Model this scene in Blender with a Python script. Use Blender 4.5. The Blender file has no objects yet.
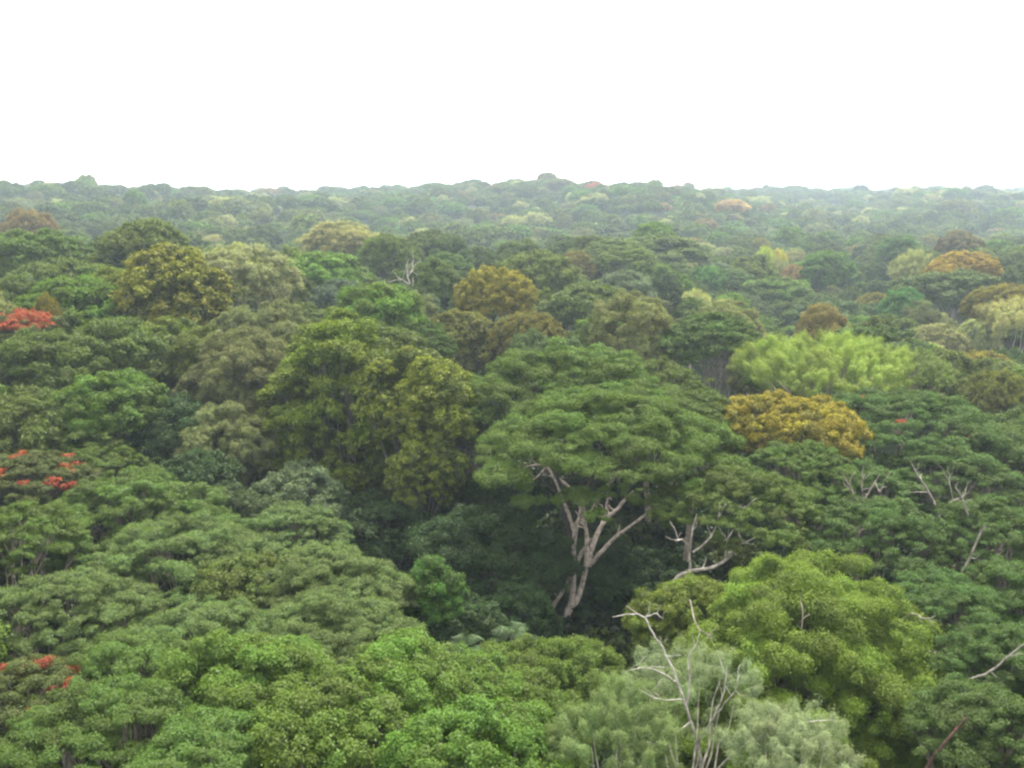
import bpy, math, random
import numpy as np
from mathutils import Vector

# ------------------------------------------------------------------ camera, sky, sun, exposure
SC = bpy.context.scene
COL = SC.collection
CZ = 40.0                      # height of the viewpoint above the near forest floor
F_PX = 1005.0
PITCH = math.radians(10.6)
cam_d = bpy.data.cameras.new('camera')
cam_d.sensor_width = 36.0
cam_d.lens = F_PX / 1024.0 * 36.0
cam_d.clip_start = 0.5
cam_d.clip_end = 20000.0
cam = bpy.data.objects.new('camera', cam_d)
COL.objects.link(cam)
cam.location = (0, 0, CZ)
cam.rotation_euler = (math.radians(90) - PITCH, 0, 0)
SC.camera = cam

SUN_EL, SUN_AZ = math.radians(60), math.radians(28)     # azimuth clockwise from +Y
world = bpy.data.worlds.new('World')
SC.world = world
world.use_nodes = True
wn, wl = world.node_tree.nodes, world.node_tree.links
wn.clear()
w_out = wn.new('ShaderNodeOutputWorld')
w_bg = wn.new('ShaderNodeBackground')
sky = wn.new('ShaderNodeTexSky')
sky.sky_type = 'NISHITA'
sky.sun_disc = False
sky.sun_elevation = SUN_EL
sky.sun_rotation = SUN_AZ
sky.air_density = 1.0
sky.dust_density = 3.0
w_mix = wn.new('ShaderNodeMix'); w_mix.data_type = 'RGBA'
w_mix.inputs[0].default_value = 0.9
w_tc = wn.new('ShaderNodeTexCoord')
w_no = wn.new('ShaderNodeTexNoise'); w_no.inputs['Scale'].default_value = 2.2; w_no.inputs['Detail'].default_value = 4
w_rp = wn.new('ShaderNodeValToRGB')
w_rp.color_ramp.elements[0].position = 0.3; w_rp.color_ramp.elements[0].color = (0.86, 0.88, 0.90, 1)
w_rp.color_ramp.elements[1].position = 0.7; w_rp.color_ramp.elements[1].color = (1.0, 1.0, 1.0, 1)
w_mul = wn.new('ShaderNodeVectorMath'); w_mul.operation = 'SCALE'; w_mul.inputs['Scale'].default_value = 8.0
wl.new(w_tc.outputs['Generated'], w_no.inputs['Vector'])
wl.new(w_no.outputs['Fac'], w_rp.inputs['Fac'])
wl.new(w_rp.outputs['Color'], w_mul.inputs[0])
wl.new(sky.outputs['Color'], w_mix.inputs[6])
wl.new(w_mul.outputs['Vector'], w_mix.inputs[7])
wl.new(w_mix.outputs[2], w_bg.inputs['Color'])
w_bg.inputs['Strength'].default_value = 0.10
wl.new(w_bg.outputs['Background'], w_out.inputs['Surface'])

sun_d = bpy.data.lights.new('sun', 'SUN')
sun_d.energy = 2.2
sun_d.angle = math.radians(7)
sun_d.color = (1.0, 0.96, 0.88)
sun = bpy.data.objects.new('sun', sun_d)
COL.objects.link(sun)
sdir = Vector((math.sin(SUN_AZ) * math.cos(SUN_EL), math.cos(SUN_AZ) * math.cos(SUN_EL), math.sin(SUN_EL)))
sun.rotation_euler = sdir.to_track_quat('Z', 'Y').to_euler()
sun.location = (0, 0, 200)

SC.view_settings.view_transform = 'Standard'
SC.view_settings.look = 'None'
SC.view_settings.exposure = 1.95
SC.view_settings.gamma = 1.0
SC.view_settings.use_curve_mapping = False
SC.render.engine = 'CYCLES'
cy = SC.cycles
cy.max_bounces = 6; cy.diffuse_bounces = 3; cy.glossy_bounces = 1; cy.transmission_bounces = 3
cy.volume_bounces = 1; cy.transparent_max_bounces = 4
cy.caustics_reflective = False; cy.caustics_refractive = False
cy.use_denoising = True
cy.use_adaptive_sampling = True
cy.adaptive_threshold = 0.02
cy.pixel_filter_type = 'BLACKMAN_HARRIS'
cy.filter_width = 2.4

HAZE_DENSITY = 0.00027

# ------------------------------------------------------------------ projection helpers
sp, cp = math.sin(PITCH), math.cos(PITCH)

def at(px, py, d):
    """the point at forward distance d (metres along +Y) seen at a place of the picture; also metres per pixel there"""
    xr, yr = (px - 512) / F_PX, -(py - 384) / F_PX
    dy = cp + yr * sp
    t = d / dy
    return np.array([xr * t, d, CZ + (-sp + yr * cp) * t]), t / F_PX

def project(p):
    x, y, z = p[0], p[1], p[2] - CZ
    w = y * cp - z * sp
    v = y * sp + z * cp
    return 512 + F_PX * x / w, 384 - F_PX * v / w, w

# ------------------------------------------------------------------ terrain
T_AZ = [math.atan((x - 512) / F_PX) for x in (0, 205, 410, 614, 819, 1024)]
T_R = [0, 60, 100, 150, 200, 250, 320, 400, 480, 600, 750, 900, 1300, 1800, 2500, 3200]
T_H = np.array([      # ground relative to the eye, one row per bearing
    [-40, -40, -39, -34, -31, -37, -45, -37, -34, -28, -19, -21, -19, -21, -23, -10],
    [-40, -40, -39, -32, -32, -40, -46, -39, -34, -27, -19, -20, -19, -21, -23, -10],
    [-40, -41, -41, -38, -36, -33, -50, -46, -38, -33, -24, -17, -20, -22, -23, -10],
    [-40, -41, -41, -39, -38, -36, -34, -55, -42, -34, -20, -13, -18, -22, -23, -10],
    [-40, -40, -41, -46, -50, -52, -50, -43, -38, -50, -36, -28, -18, -18, -20, -10],
    [-40, -40, -43, -50, -46, -44, -40, -38, -52, -48, -38, -30, -17, -16, -16, -10]], float).T

def ground_z(x, y):
    x = np.asarray(x, float); y = np.asarray(y, float)
    r = np.hypot(x, y)
    az = np.clip(np.arctan2(x, np.maximum(y, 1e-3)), T_AZ[0], T_AZ[-1])
    az = np.where(y <= 0, 0.0, az)
    i = np.clip(np.searchsorted(T_AZ, az, side='right') - 1, 0, len(T_AZ) - 2)
    j = np.clip(np.searchsorted(T_R, r, side='right') - 1, 0, len(T_R) - 2)
    A, Rr = np.array(T_AZ), np.array(T_R, float)
    u = (az - A[i]) / (A[i + 1] - A[i]); v = np.clip((r - Rr[j]) / (Rr[j + 1] - Rr[j]), 0, 1)
    u = u * u * (3 - 2 * u)
    h = (T_H[j, i] * (1 - u) + T_H[j, i + 1] * u) * (1 - v) + (T_H[j + 1, i] * (1 - u) + T_H[j + 1, i + 1] * u) * v
    h = h + np.sin(x * .021 + 1.3) * np.sin(y * .017 + .4) * np.clip(r / 300, 0, 1) * 2.0
    h = h + (np.sin(x * .013 + y * .006 + 2.0) + .7 * np.sin(x * .031 - y * .012 + .5)) * np.clip((r - 330) / 400, 0, 1) * 3.2
    return h + CZ

# ------------------------------------------------------------------ mesh building
def mesh_from(name, V, Q, mat, attr=None, smooth=False):
    V = np.ascontiguousarray(V, np.float32); Q = np.ascontiguousarray(Q, np.int32)
    me = bpy.data.meshes.new(name)
    me.vertices.add(len(V)); me.vertices.foreach_set('co', V.ravel())
    me.loops.add(Q.size); me.loops.foreach_set('vertex_index', Q.ravel())
    me.polygons.add(len(Q)); me.polygons.foreach_set('loop_start', np.arange(0, Q.size, Q.shape[1], dtype=np.int32))
    if attr is not None:
        a = me.attributes.new('tint', 'FLOAT_VECTOR', 'POINT')
        a.data.foreach_set('vector', np.ascontiguousarray(attr, np.float32).ravel())
    me.materials.append(mat)
    me.update(calc_edges=True)
    if smooth:
        me.polygons.foreach_set('use_smooth', np.ones(len(Q), dtype=bool))
    return me

class Tubes:
    def __init__(self): self.V, self.Q, self.n = [], [], 0
    def add(self, pts, rad, sides=6):
        pts = np.asarray(pts, float); m = len(pts)
        rad = np.broadcast_to(np.asarray(rad, float), (m,))
        tan = np.gradient(pts, axis=0)
        tan /= np.linalg.norm(tan, axis=1, keepdims=True) + 1e-9
        ref = np.array([0.31, 0.95, 0.05]) if abs(tan[:, 2]).mean() > .5 else np.array([0.1, 0.05, 1.0])
        a = np.cross(tan, ref); a /= np.linalg.norm(a, axis=1, keepdims=True) + 1e-9
        b = np.cross(tan, a)
        th = np.arange(sides) * 2 * math.pi / sides
        ring = pts[:, None] + rad[:, None, None] * (np.cos(th)[None, :, None] * a[:, None] + np.sin(th)[None, :, None] * b[:, None])
        tip = np.vstack([ring.reshape(-1, 3)])
        i = np.arange(m - 1)[:, None] * sides; k = np.arange(sides)[None]
        k2 = (k + 1) % sides
        q = np.stack([i + k, i + k2, i + sides + k2, i + sides + k], -1).reshape(-1, 4)
        self.V.append(tip); self.Q.append(q + self.n); self.n += len(tip)
    def mesh(self, name, mat):
        return mesh_from(name, np.vstack(self.V), np.vstack(self.Q), mat, smooth=True)

def bez(p0, p1, p2, n, rng=None, wob=0.0):
    t = np.linspace(0, 1, n)[:, None]
    p = (1 - t) ** 2 * p0 + 2 * t * (1 - t) * p1 + t ** 2 * p2
    if wob and rng is not None:
        w = rng.normal(0, wob, (n, 3)); w[0] = 0
        p = p + w * np.sin(np.linspace(0, math.pi, n))[:, None] ** .5
    return p

def unit(v): return v / (np.linalg.norm(v, axis=-1, keepdims=True) + 1e-9)

# ------------------------------------------------------------------ materials
def foliage_mat(name, fixed=None):
    m = bpy.data.materials.new(name); m.use_nodes = True
    n, l = m.node_tree.nodes, m.node_tree.links; n.clear()
    out = n.new('ShaderNodeOutputMaterial')
    oi = n.new('ShaderNodeObjectInfo')
    at_ = n.new('ShaderNodeAttribute'); at_.attribute_name = 'tint'
    if fixed is None: base, tip = oi.outputs['Color'], oi.outputs['Alpha']
    else:
        rgb = n.new('ShaderNodeRGB'); rgb.outputs[0].default_value = (fixed[0], fixed[1], fixed[2], 1); base, tip = rgb.outputs[0], fixed[3]
    sx = n.new('ShaderNodeSeparateXYZ'); l.new(at_.outputs['Vector'], sx.inputs[0])
    def math_(op, a, b):
        k = n.new('ShaderNodeMath'); k.operation = op
        for s, v in ((0, a), (1, b)):
            if isinstance(v, (int, float)): k.inputs[s].default_value = v
            else: l.new(v, k.inputs[s])
        return k.outputs[0]
    # leaf, clump and tree variation of the leaf colour itself
    val = math_('ADD', math_('MULTIPLY', sx.outputs[0], 0.36), math_('MULTIPLY', sx.outputs[1], 0.46))
    val = math_('ADD', val, math_('MULTIPLY', oi.outputs['Random'], 0.22))
    val = math_('ADD', val, 0.50)
    hue = math_('ADD', 0.5, math_('MULTIPLY', math_('SUBTRACT', sx.outputs[1], 0.62), 0.03))
    hue = math_('ADD', hue, math_('MULTIPLY', math_('SUBTRACT', oi.outputs['Random'], 0.5), 0.016))
    hs = n.new('ShaderNodeHueSaturation')
    l.new(hue, hs.inputs['Hue']); l.new(val, hs.inputs['Value']); l.new(base, hs.inputs['Color'])
    tipc = n.new('ShaderNodeMix'); tipc.data_type = 'RGBA'; tipc.blend_type = 'MULTIPLY'; tipc.inputs[0].default_value = 1
    l.new(hs.outputs['Color'], tipc.inputs[6]); tipc.inputs[7].default_value = (1.95, 1.75, 0.7, 1)
    mx = n.new('ShaderNodeMix'); mx.data_type = 'RGBA'
    l.new(math_('MULTIPLY', sx.outputs[2], tip), mx.inputs[0])
    l.new(hs.outputs['Color'], mx.inputs[6]); l.new(tipc.outputs[2], mx.inputs[7])
    patch = n.new('ShaderNodeMix'); patch.data_type = 'RGBA'
    l.new(math_('MULTIPLY', math_('MULTIPLY', math_('LESS_THAN', sx.outputs[1], 0.30), tip), 0.75), patch.inputs[0])
    l.new(mx.outputs[2], patch.inputs[6]); patch.inputs[7].default_value = (.070, .105, .022, 1)
    mx = patch
    df = n.new('ShaderNodeBsdfDiffuse'); tr = n.new('ShaderNodeBsdfTranslucent'); gl = n.new('ShaderNodeBsdfGlossy')
    gl.inputs['Roughness'].default_value = 0.5; gl.inputs['Color'].default_value = (1, 1, 1, 1)
    trc = n.new('ShaderNodeMix'); trc.data_type = 'RGBA'; trc.blend_type = 'MULTIPLY'; trc.inputs[0].default_value = 1
    l.new(mx.outputs[2], trc.inputs[6]); trc.inputs[7].default_value = (1.0, 1.15, 0.6, 1)
    l.new(mx.outputs[2], df.inputs['Color']); l.new(trc.outputs[2], tr.inputs['Color'])
    a = n.new('ShaderNodeMixShader'); a.inputs[0].default_value = 0.32
    l.new(df.outputs[0], a.inputs[1]); l.new(tr.outputs[0], a.inputs[2])
    b = n.new('ShaderNodeMixShader'); b.inputs[0].default_value = 0.014
    l.new(a.outputs[0], b.inputs[1]); l.new(gl.outputs[0], b.inputs[2])
    l.new(b.outputs[0], out.inputs['Surface'])
    return m

def bark_mat():
    m = bpy.data.materials.new('bark'); m.use_nodes = True
    n, l = m.node_tree.nodes, m.node_tree.links
    bs = n['Principled BSDF']; bs.inputs['Roughness'].default_value = 0.9
    bs.inputs['Specular IOR Level'].default_value = 0.15
    oi = n.new('ShaderNodeObjectInfo'); tc = n.new('ShaderNodeTexCoord')
    no = n.new('ShaderNodeTexNoise'); no.inputs['Scale'].default_value = 3.0; no.inputs['Detail'].default_value = 5
    rp = n.new('ShaderNodeValToRGB')
    rp.color_ramp.elements[0].position = 0.32; rp.color_ramp.elements[0].color = (.42, .40, .38, 1)
    rp.color_ramp.elements[1].position = 0.68; rp.color_ramp.elements[1].color = (1.2, 1.17, 1.12, 1)
    l.new(tc.outputs['Object'], no.inputs['Vector']); l.new(no.outputs['Fac'], rp.inputs['Fac'])
    mx = n.new('ShaderNodeMix'); mx.data_type = 'RGBA'; mx.blend_type = 'MULTIPLY'; mx.inputs[0].default_value = 1
    l.new(oi.outputs['Color'], mx.inputs[6]); l.new(rp.outputs['Color'], mx.inputs[7])
    l.new(mx.outputs[2], bs.inputs['Base Color'])
    return m

def ground_mat():
    m = bpy.data.materials.new('forest_floor'); m.use_nodes = True
    n, l = m.node_tree.nodes, m.node_tree.links
    bs = n['Principled BSDF']; bs.inputs['Roughness'].default_value = 1.0; bs.inputs['Specular IOR Level'].default_value = 0.0
    tc = n.new('ShaderNodeTexCoord')
    no = n.new('ShaderNodeTexNoise'); no.inputs['Scale'].default_value = 0.6; no.inputs['Detail'].default_value = 8
    rp = n.new('ShaderNodeValToRGB')
    rp.color_ramp.elements[0].position = 0.35; rp.color_ramp.elements[0].color = (.020, .028, .012, 1)
    rp.color_ramp.elements[1].position = 0.7; rp.color_ramp.elements[1].color = (.045, .055, .022, 1)
    l.new(tc.outputs['Object'], no.inputs['Vector']); l.new(no.outputs['Fac'], rp.inputs['Fac'])
    l.new(rp.outputs['Color'], bs.inputs['Base Color'])
    return m

LEAF = foliage_mat('foliage'); BARK = bark_mat(); FLOOR = ground_mat()

# ------------------------------------------------------------------ the ground, one sheet to beyond the last ridge
az_n = np.radians(np.concatenate([np.arange(-32, 32.1, 1.0), np.arange(40, 328, 8.0)]))
r_n = np.concatenate([[0.5], np.geomspace(10, 3200, 110)])
AA, RR = np.meshgrid(az_n, r_n)
gx, gy = RR * np.sin(AA), RR * np.cos(AA)
gz = ground_z(gx, gy)
m_, k_ = gx.shape
idx = np.arange(m_ * k_).reshape(m_, k_)
nxt = np.roll(idx, -1, axis=1)
gq = np.stack([idx[:-1], nxt[:-1], nxt[1:], idx[1:]], -1).reshape(-1, 4)
gq = np.vstack([gq[:, ::-1]])
gobj = bpy.data.objects.new('ground', mesh_from('ground', np.stack([gx, gy, gz], -1).reshape(-1, 3), gq, FLOOR, smooth=True))
gobj['kind'] = 'structure'; gobj['label'] = 'dark leaf-littered forest floor under the trees'
COL.objects.link(gobj)

# ------------------------------------------------------------------ haze
hm = bpy.data.materials.new('haze'); hm.use_nodes = True
hn, hl = hm.node_tree.nodes, hm.node_tree.links; hn.clear()
ho = hn.new('ShaderNodeOutputMaterial'); hv = hn.new('ShaderNodeVolumePrincipled')
hv.inputs['Color'].default_value = (0.74, 0.87, 1.0, 1)
hv.inputs['Anisotropy'].default_value = 0.35
hv.inputs['Density'].default_value = HAZE_DENSITY
hl.new(hv.outputs[0], ho.inputs['Volume'])
zb, zt = float(gz.min()) - 1.0, CZ + 34.0
hvv = np.array([[x, y, z] for x in (-3300, 3300) for y in (-3300, 3300) for z in (zb, zt)], float)
hq = np.array([[0, 1, 3, 2], [4, 6, 7, 5], [0, 4, 5, 1], [2, 3, 7, 6], [0, 2, 6, 4], [1, 5, 7, 3]])
hobj = bpy.data.objects.new('haze', mesh_from('haze', hvv, hq, hm))
hobj['kind'] = 'stuff'; hobj['label'] = 'thin pale haze over the forest'
COL.objects.link(hobj)

# ------------------------------------------------------------------ tree geometry
def lumps_umbrella(rng, R, H, D):
    out = []
    base = np.clip(R * .18, .9, 2.1)
    for _ in range(2600):
        p = base * rng.uniform(.65, 1.3)
        a = rng.uniform(0, 2 * math.pi); r = (R - p * .7) * math.sqrt(rng.uniform(0, 1))
        edge = 1 + .10 * math.sin(3 * a + R) + .06 * math.sin(7 * a + 2 * R)
        r *= edge
        c = np.array([r * math.cos(a), r * math.sin(a), H - p * .42 - D * .62 * (r / R) ** 2 - D * .14 * rng.uniform(0, 1)])
        if all(np.linalg.norm((c - o[0]) * (1, 1, .8)) > .62 * (p + o[1]) for o in out):
            out.append((c, p))
    n = int(9 + R)
    for k in range(n):
        p = base * rng.uniform(.55, .95)
        a = 2 * math.pi * (k + rng.uniform(-.4, .4)) / n
        r = R * rng.uniform(.5, .97) - p * .4
        out.append((np.array([r * math.cos(a), r * math.sin(a), H - D * rng.uniform(.62, 1.0)]), p))
    return out, .46

def lumps_dome(rng, R, H, D, zmin=-.45, size=.30):
    out = []
    f1, f2 = rng.uniform(0, 6.28, 2)
    for _ in range(800 if size > .25 else 5000):
        p = R * size * rng.uniform(.65, 1.3)
        u = unit(rng.normal(0, 1, 3))
        if u[2] < zmin: continue
        a = math.atan2(u[1], u[0]); wob = rng.uniform(.78, 1.12) * (1 + .14 * math.sin(2 * a + f1) + .10 * math.sin(3 * a + f2))
        c = np.array([u[0] * (R - p * .8) * wob, u[1] * (R - p * .8) * wob, H - D / 2 + u[2] * (D / 2 - p * .75) * min(wob, 1.06)])
        if c[2] + p * .7 > H: c[2] = H - p * .7
        if all(np.linalg.norm(c - o[0]) > (.58 if size > .25 else .66) * (p + o[1]) for o in out):
            out.append((c, p))
    return out, .8

STYLE = {   # lumps, clump ratio, leaf aspect, cover, clump shape
    'umbrella': dict(rc=.34, asp=.45, cover=2.3, flat=.5),
    'dome':     dict(rc=.34, asp=.6, cover=2.5, flat=.75),
    'cauli':    dict(rc=.40, asp=.6, cover=2.4, flat=.8),
    'tall':     dict(rc=.30, asp=.6, cover=2.4, flat=.75),
    'spray':    dict(rc=.30, asp=.26, cover=1.5, flat=0),
    'plume':    dict(rc=.36, asp=.30, cover=1.5, flat=0),
    'fuzzy':    dict(rc=.30, asp=.35, cover=1.9, flat=.8),
}

def tree_geo(seed, style, R, H, D, leaf, twigs=True, cover=1.0, blossoms=0.0, bare=0.0):
    rng = np.random.default_rng(seed)
    S = STYLE[style]
    if style == 'umbrella': lumps, lf = lumps_umbrella(rng, R, H, D)
    elif style == 'tall': lumps, lf = lumps_dome(rng, R, H, D, -.9, .30)
    elif style == 'spray': lumps, lf = lumps_dome(rng, R, H, D, -.35, .33)
    elif style == 'fuzzy': lumps, lf = lumps_dome(rng, R, H, D, -.6, .27)
    elif style == 'plume': lumps, lf = lumps_dome(rng, R, H, D, -.3, .20)
    elif style == 'cauli': lumps, lf = lumps_dome(rng, R, H, D, -.6, .17)
    else: lumps, lf = lumps_dome(rng, R, H, D)
    cc = np.array([0, 0, H - D * (.9 if style == 'umbrella' else .6)])
    C, A, RA, RB, OUT, G = [], [], [], [], [], []
    for c, p in lumps:
        out = unit(c - cc + np.array([0, 0, .5 * R]))
        if bare and rng.uniform() < bare: continue
        g0 = rng.uniform()
        rc0 = np.clip(S['rc'] * p, .28, 1.1)
        n = max(4, int(1.75 * (p / rc0) ** 2 * (.75 if style == 'umbrella' else 1.0)))
        if style == 'umbrella': u = unit(rng.normal(0, 1, (n, 3)) + out * .3); u[:, 2] = np.abs(u[:, 2]) - .12
        else: u = unit(rng.normal(0, 1, (n, 3)) + out * 1.0)
        k = rng.uniform(.72, 1.05, (n, 1))
        C.append(c + u * k * p * np.array([1, 1, lf]))
        rc = rc0 * rng.uniform(.65, 1.35, n)
        if style in ('spray', 'plume'):
            ax = unit(u * .7 + out * .5 + np.array([0, 0, .55]) + rng.normal(0, .25, (n, 3)))
            A.append(ax); RA.append(rc * 1.5); RB.append(rc * .62)
        else:
            A.append(unit(np.array([0, 0, 1.0]) + rng.normal(0, .18, (n, 3)))); RA.append(rc * S['flat']); RB.append(rc)
        OUT.append(unit(u + out * .5 + np.array([0, 0, .35])))
        G.append(np.clip(.65 * g0 + .35 * rng.uniform(0, 1, n), 0, 1))
    C = [c_ + o_ * (rng.uniform(0, 1, (len(c_), 1)) < .12) * rng.uniform(.3, .9, (len(c_), 1)) * r_[:, None] for c_, o_, r_ in zip(C, OUT, RB)]
    C, A, RA, RB, OUT, G = map(np.concatenate, (C, A, RA, RB, OUT, G))
    lw = leaf * S['asp']
    nl = np.maximum(5, (S['cover'] * cover * 2 * math.pi * RB * np.maximum(RA, RB) * .62 / (.55 * leaf * lw))).astype(int)
    nl = (nl * rng.uniform(.7, 1.25, len(nl))).astype(int)
    I = np.repeat(np.arange(len(C)), nl); N = len(I)
    u = unit(rng.normal(0, 1, (N, 3)) + OUT[I] * .75)
    ua = (u * A[I]).sum(1, keepdims=True)
    rad = rng.uniform(0, 1, (N, 1)) ** .45 * .45 + .62 + (rng.uniform(0, 1, (N, 1)) < .26) * rng.uniform(0, .55, (N, 1))
    pos = C[I] + (A[I] * ua * RA[I, None] + (u - A[I] * ua) * RB[I, None]) * rad
    nrm = unit(u * .55 + np.array([0, 0, .55]) + rng.normal(0, .42, (N, 3)))
    tdir = u * .8 + np.array([0, 0, -.15]) + rng.normal(0, .6, (N, 3))
    if style in ('spray', 'plume'): tdir = A[I] + rng.normal(0, .35, (N, 3))
    t = unit(tdir - nrm * (tdir * nrm).sum(1, keepdims=True))
    b = np.cross(nrm, t)
    L = leaf * rng.uniform(.65, 1.3, (N, 1)); W = L * S['asp']
    f = nrm * W * .18
    V = np.stack([pos - t * L * .5, pos + b * W * .5 + f, pos + t * L * .5, pos - b * W * .5 + f], 1)
    tint = np.stack([rng.uniform(0, 1, N), G[I], np.clip((rad[:, 0] - .62) / .45 * 1.2 * np.clip((u * OUT[I]).sum(1), 0, 1), 0, 1)], 1)
    res = {}
    fl = None
    if blossoms:
        near = lumps[:]
        sel = np.zeros(len(C), bool)
        top = [c for c, p in lumps if c[2] > H - D * .75]
        rng.shuffle(top)
        for c in top[:max(1, int(len(top) * blossoms))]:
            sel |= np.linalg.norm(C - c, axis=1) < min(R * (.09 + .08 * blossoms), .45 + 1.25 * blossoms)
        fl = sel[I] & (rng.uniform(0, 1, N) < .75)
        res['blossoms'] = (V[fl].reshape(-1, 3), np.repeat(tint[fl], 4, 0))
        V, tint = V[~fl], tint[~fl]
    res['crown'] = (V.reshape(-1, 3), np.repeat(tint, 4, 0))
    # wood: one trunk that forks, a limb to each bough, twigs into the clumps
    T, B = Tubes(), Tubes()
    tr = .011 * H + .009 * R
    fork = (H - D) * (.72 if style == 'umbrella' else .8)
    fork = max(fork, H * .25)
    lean = rng.normal(0, .03 * H, 2)
    fp = np.array([lean[0], lean[1], fork])
    T.add(bez(np.array([0, 0, -.6]), np.array([lean[0] * .2, lean[1] * .2, fork * .5]), fp, 8, rng, .06), np.linspace(tr * 1.5, tr * .8, 8) * np.array([1.25] + [1] * 7), 8)
    ordl = sorted(lumps, key=lambda o: -o[1])[: ((12 if style == 'umbrella' else 18) if twigs else 8)]
    for c, p in ordl:
        st = fp * rng.uniform(.86, .99)
        end = c - np.array([0, 0, p * .2])
        mid = st * .45 + end * .55 + np.array([0, 0, -.12 * (end[2] - st[2]) if style != 'umbrella' else -.05 * R]) + rng.normal(0, .05 * R, 3)
        q = bez(st, mid, end, 8, rng, .035 * R)
        B.add(q, np.linspace(tr * .30, tr * .06, 8), 5)
        if twigs:
            ds = np.linalg.norm(C - c, axis=1); near = np.argsort(ds)[:7]
            for m in near[rng.permutation(len(near))[:4]]:
                B.add(bez(q[5], (q[6] + C[m]) / 2, C[m] + OUT[m] * RB[m] * .4, 4, rng, .1), np.linspace(tr * .13, .02, 4), 4)
    res['trunk'] = T; res['branches'] = B
    return res

def leaf_mesh(name, geo, mat=None):
    V, t = geo
    return mesh_from(name, V, np.arange(len(V)).reshape(-1, 4), mat or LEAF, attr=t)

def link(name, me, parent=None, color=None, label=None):
    o = bpy.data.objects.new(name, me); COL.objects.link(o)
    if parent is not None: o.parent = parent
    if color is not None: o.color = color
    if label: o['label'] = label
    return o

# kinds of tree: style, leaf colour (linear, alpha = share of fresh tips), bark colour, crown depth / radius, name, leaf size factor
PALE, GREY, BROWN, WHITE = (.47, .40, .34, 1), (.24, .21, .18, 1), (.14, .11, .085, 1), (.55, .50, .44, 1)
KIND = {
    'pads':    ('umbrella', (0.076, 0.124, 0.02, 0.12), PALE, .98, 'umbrella_tree', 1.0),
    'padsol':  ('umbrella', (0.088, 0.132, 0.04, 0.22), GREY, .98, 'umbrella_tree', 1.0),
    'padsfr':  ('umbrella', (0.076, 0.136, 0.026, 0.15), GREY, .98, 'umbrella_tree', 1.0),
    'padsdk':  ('umbrella', (0.062, 0.112, 0.022, 0.08), GREY, .98, 'umbrella_tree', 1.0),
    'flame':   ('umbrella', (0.076, 0.1, 0.026, 0.1), GREY, .70, 'flame_tree', 1.0),
    'bright':  ('cauli',     (.097, .150, .017, .3), BROWN, 1.55, 'broadleaf_tree', 1.0),
    'fresh':   ('dome',     (0.076, 0.138, 0.02, 0.25), GREY, 1.4, 'broadleaf_tree', 1.1),
    'mound':   ('cauli',     (0.074, 0.124, 0.017, 0.25), BROWN, 1.3, 'broadleaf_tree', 1.0),
    'green':   ('dome',     (0.078, 0.114, 0.022, 0.15), GREY, 1.5, 'broadleaf_tree', 1.1),
    'dark':    ('dome',     (0.032, 0.062, 0.015, 0.1), BROWN, 1.5, 'broadleaf_tree', 1.1),  # deep green, lowered further to put the hollow's shade into the leaf colour
    'deep':    ('dome',     (0.056, 0.086, 0.02, 0.1), BROWN, 1.5, 'broadleaf_tree', 1.1),
    'teal':    ('dome',     (0.06, 0.092, 0.03, 0.08), GREY, 1.5, 'broadleaf_tree', 1.1),
    'silver':  ('dome',     (.115, .150, .095, .10), PALE, 1.4, 'broadleaf_tree', 1.1),
    'emerald': ('dome',     (0.075, 0.165, 0.035, 0.1), GREY, 1.4, 'broadleaf_tree', 1.0),
    'olive':   ('tall',     (0.078, 0.114, 0.017, 0.7), GREY, 2.2, 'tall_broadleaf_tree', 1.25),
    'olivedk': ('tall',     (0.07, 0.095, 0.022, 0.4), GREY, 1.7, 'tall_broadleaf_tree', 1.15),
    'golden':  ('cauli',     (0.165, 0.15, 0.02, 0.55), GREY, 1.15, 'golden_tree', 1.0),
    'amber':   ('cauli',     (0.125, 0.122, 0.022, 0.5), GREY, 1.3, 'golden_tree', 1.0),
    'rust':    ('dome',     (0.15, 0.125, 0.045, 0.3), GREY, 1.2, 'golden_tree', 1.0),
    'peach':   ('dome',     (0.36, 0.28, 0.15, 0.3), GREY, 1.1, 'golden_tree', 1.0),
    'rose':    ('dome',     (.42, .14, .09, .1), GREY, 1.1, 'flame_tree', 1.0),
    'lime':    ('plume',    (0.185, 0.25, 0.05, 0.3), PALE, 1.05, 'feathery_tree', .8),
    'yellow':  ('plume',    (.30, .36, .045, .3), PALE, 1.2, 'feathery_tree', 1.0),
    'cream':   ('spray',    (.24, .26, .12, .3), PALE, 1.2, 'feathery_tree', 1.0),
    'ash':     ('spray',    (0.165, 0.215, 0.115, 0.2), WHITE, 1.35, 'feathery_tree', .75),
    'fuzz':    ('fuzzy',    (0.122, 0.142, 0.058, 0.3), GREY, 1.6, 'wispy_tree', 1.0),
    'fuzzpale':('fuzzy',    (0.22, 0.245, 0.125, 0.3), GREY, 1.5, 'wispy_tree', 1.0),
}
ADJ = {
    'deep': 'deep green rounded tree',
    'pads': 'mid green flat-topped tree', 'padsol': 'greyish olive flat-topped tree', 'padsfr': 'fresh green flat-topped tree',
    'padsdk': 'dark green flat-topped tree', 'flame': 'red-flowered flat-topped tree', 'fresh': 'fresh green rounded tree',
    'green': 'mid green rounded tree', 'dark': 'deep green rounded tree', 'teal': 'bluish green rounded tree', 'silver': 'silvery green rounded tree',
    'olive': 'tall yellowish olive tree', 'olivedk': 'brownish olive tree', 'amber': 'amber-tinged rounded tree', 'fuzz': 'wispy grey-olive tree',
    'fuzzpale': 'pale wispy grey-green tree', 'rust': 'rusty orange-tinged tree', 'bright': 'bright green rounded tree', 'mound': 'dark olive-green rounded tree', 'cream': 'pale creamy green feathery tree', 'emerald': 'emerald green rounded tree',
}

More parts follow.
